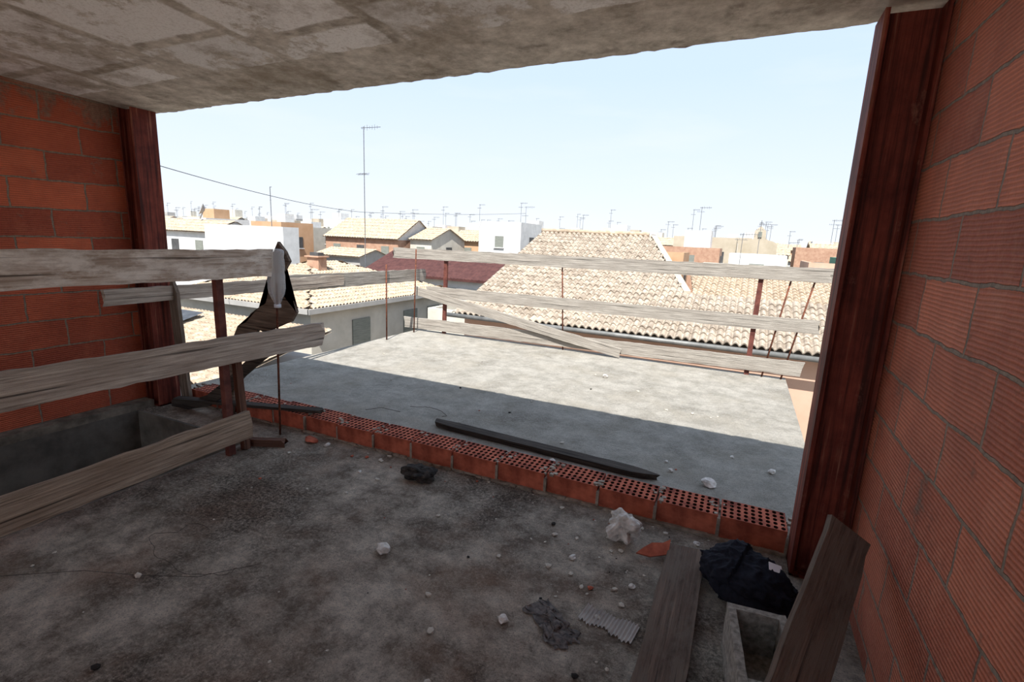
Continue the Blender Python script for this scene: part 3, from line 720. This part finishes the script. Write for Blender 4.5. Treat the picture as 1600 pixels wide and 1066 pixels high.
def antenna(x,y,z0,z1,s=1,r=.03,label='tall thin television antenna mast'):
    e=empty('television_antenna',(x,y,z0)); tag(e,label,'antenna','television antennas on the roofs')
    bm=bmesh.new(); tube_bm(bm,[(0,0,0),(0,0,z1-z0)],r,5); obj_bm('mast',bm,M['metal'],parent=e)
    bm=bmesh.new(); H=z1-z0
    tube_bm(bm,[(-.3*s,0,H-.1*s),(1.5*s,.3*s,H-.05*s)],r*.7,4)
    for k in range(7):
        q=-.2*s+k*.26*s; L=.12*s+.05*s*(k%3)
        tube_bm(bm,[(q,.05,H-.1*s-L),(q,.05,H-.1*s+L)],r*.5,4)
    tube_bm(bm,[(-.7*s,0,H*.8),(.5*s,0,H*.8)],r*.6,4)
    for k in range(4): 
        q=-.6*s+k*.3*s; tube_bm(bm,[(q,-.3*s,H*.8),(q,.3*s,H*.8+.15*s)],r*.5,4)
    obj_bm('aerial_elements',bm,M['metal'],parent=e); return e
antenna(-30.2,35.5,GZ,10.2,1.0,.035,'tall television antenna mast with yagi aerial')
antenna(-38.5,33,-.5,5.1,.1,.035,'bare metal mast behind a white roof')
for (x,y,z0,z1,s) in [(-24.4,57.2,0,5.4,.7)]:
    antenna(x,y,z0,z1,s,.022)
rnd.shuffle(roofs)
for (x,y,z) in roofs[:140]:
    H=rnd.uniform(1.4,2.6)+y*.011
    antenna(x,y,z+.03,z+H,rnd.uniform(.35,.6)*(1+y/250),.012+y*.0002)
bm=bmesh.new(); rr=[]
for i in range(5):
    r_=.55*i/4+.001; rr.append([bm.verts.new((r_*math.cos(k*math.pi/8),.35*(r_/.55)**2,r_*math.sin(k*math.pi/8))) for k in range(16)])
for i in range(4):
    for k in range(16): bm.faces.new((rr[i][k],rr[i][(k+1)%16],rr[i+1][(k+1)%16],rr[i+1][k]))
tube_bm(bm,[(0,.1,0),(0,.1,-.9)],.05,6)
o=obj_bm('satellite_dish',bm,M['greyw'],smooth=True); o.location=(-48,33.5,2.95); o.rotation_euler=(.4,0,2.6); tag(o,'round grey satellite dish on a roof','satellite dish')
A=Vector((-20.0,10.5,3.95));B=Vector((-30.2,35.4,3.25));P=[]
for i in range(31):
    t=i/30; p=A.lerp(B,t); p.z-=.35*4*t*(1-t); P.append(p)
C=Vector((-24.4,57.1,4.6))
for i in range(1,13):
    t=i/12; p=B.lerp(C,t); p.z-=.15*4*t*(1-t); P.append(p)
rod('overhead_cable',P,.016,M['dark'],'thin black overhead cable sagging between masts',cat='cable',seg=5)

# ------------------------------------------------------------ light & world
sd=Vector((-.18,.60,-1)).normalized()
L=bpy.data.lights.new('sun','SUN'); L.energy=11; L.angle=.009; L.color=(1,.97,.925)
lo=bpy.data.objects.new('sun',L); COL.objects.link(lo); lo.rotation_euler=sd.to_track_quat('-Z','Y').to_euler()
w=bpy.data.worlds.new('sky'); S.world=w; w.use_nodes=True; nt=w.node_tree
bg=nt.nodes['Background']; tc=nt.nodes.new('ShaderNodeTexCoord'); sp=nt.nodes.new('ShaderNodeSeparateXYZ')
nt.links.new(tc.outputs['Generated'],sp.inputs[0])
sky=ramp(nt,sp.outputs[2],[(0,sr(208,212,217)),(.10,sr(198,208,221)),(.28,sr(180,198,223)),(.6,sr(172,191,219)),(1,sr(170,188,216))])
cl=nz(nt,coords(nt,(1,1,5),'Generated'),3,5,.5)
sky=mix(nt,ramp(nt,cl,[(.5,(0,0,0)),(.75,(.3,.3,.3))]),sky,sr(208,212,217))
nt.links.new(sky,bg.inputs['Color']); bg.inputs['Strength'].default_value=1.58

# ------------------------------------------------------------ camera
f=790.0; r=math.atan(0.045); th=math.atan(160/790); yaw=math.radians(24)
F=Vector((-math.sin(yaw)*math.cos(th),math.cos(yaw)*math.cos(th),-math.sin(th)))
R0=Vector((math.cos(yaw),math.sin(yaw),0)); U0=R0.cross(F)
R=R0*math.cos(r)+U0*math.sin(r); U=-R0*math.sin(r)+U0*math.cos(r)
cd=bpy.data.cameras.new('camera'); cd.sensor_width=36; cd.lens=f/1600*36; cd.clip_end=1500; cd.clip_start=.02
co=bpy.data.objects.new('camera',cd); COL.objects.link(co)
co.matrix_world=Matrix.Translation((0,0,1.6))@Matrix((R,U,-F)).transposed().to_4x4()
S.camera=co
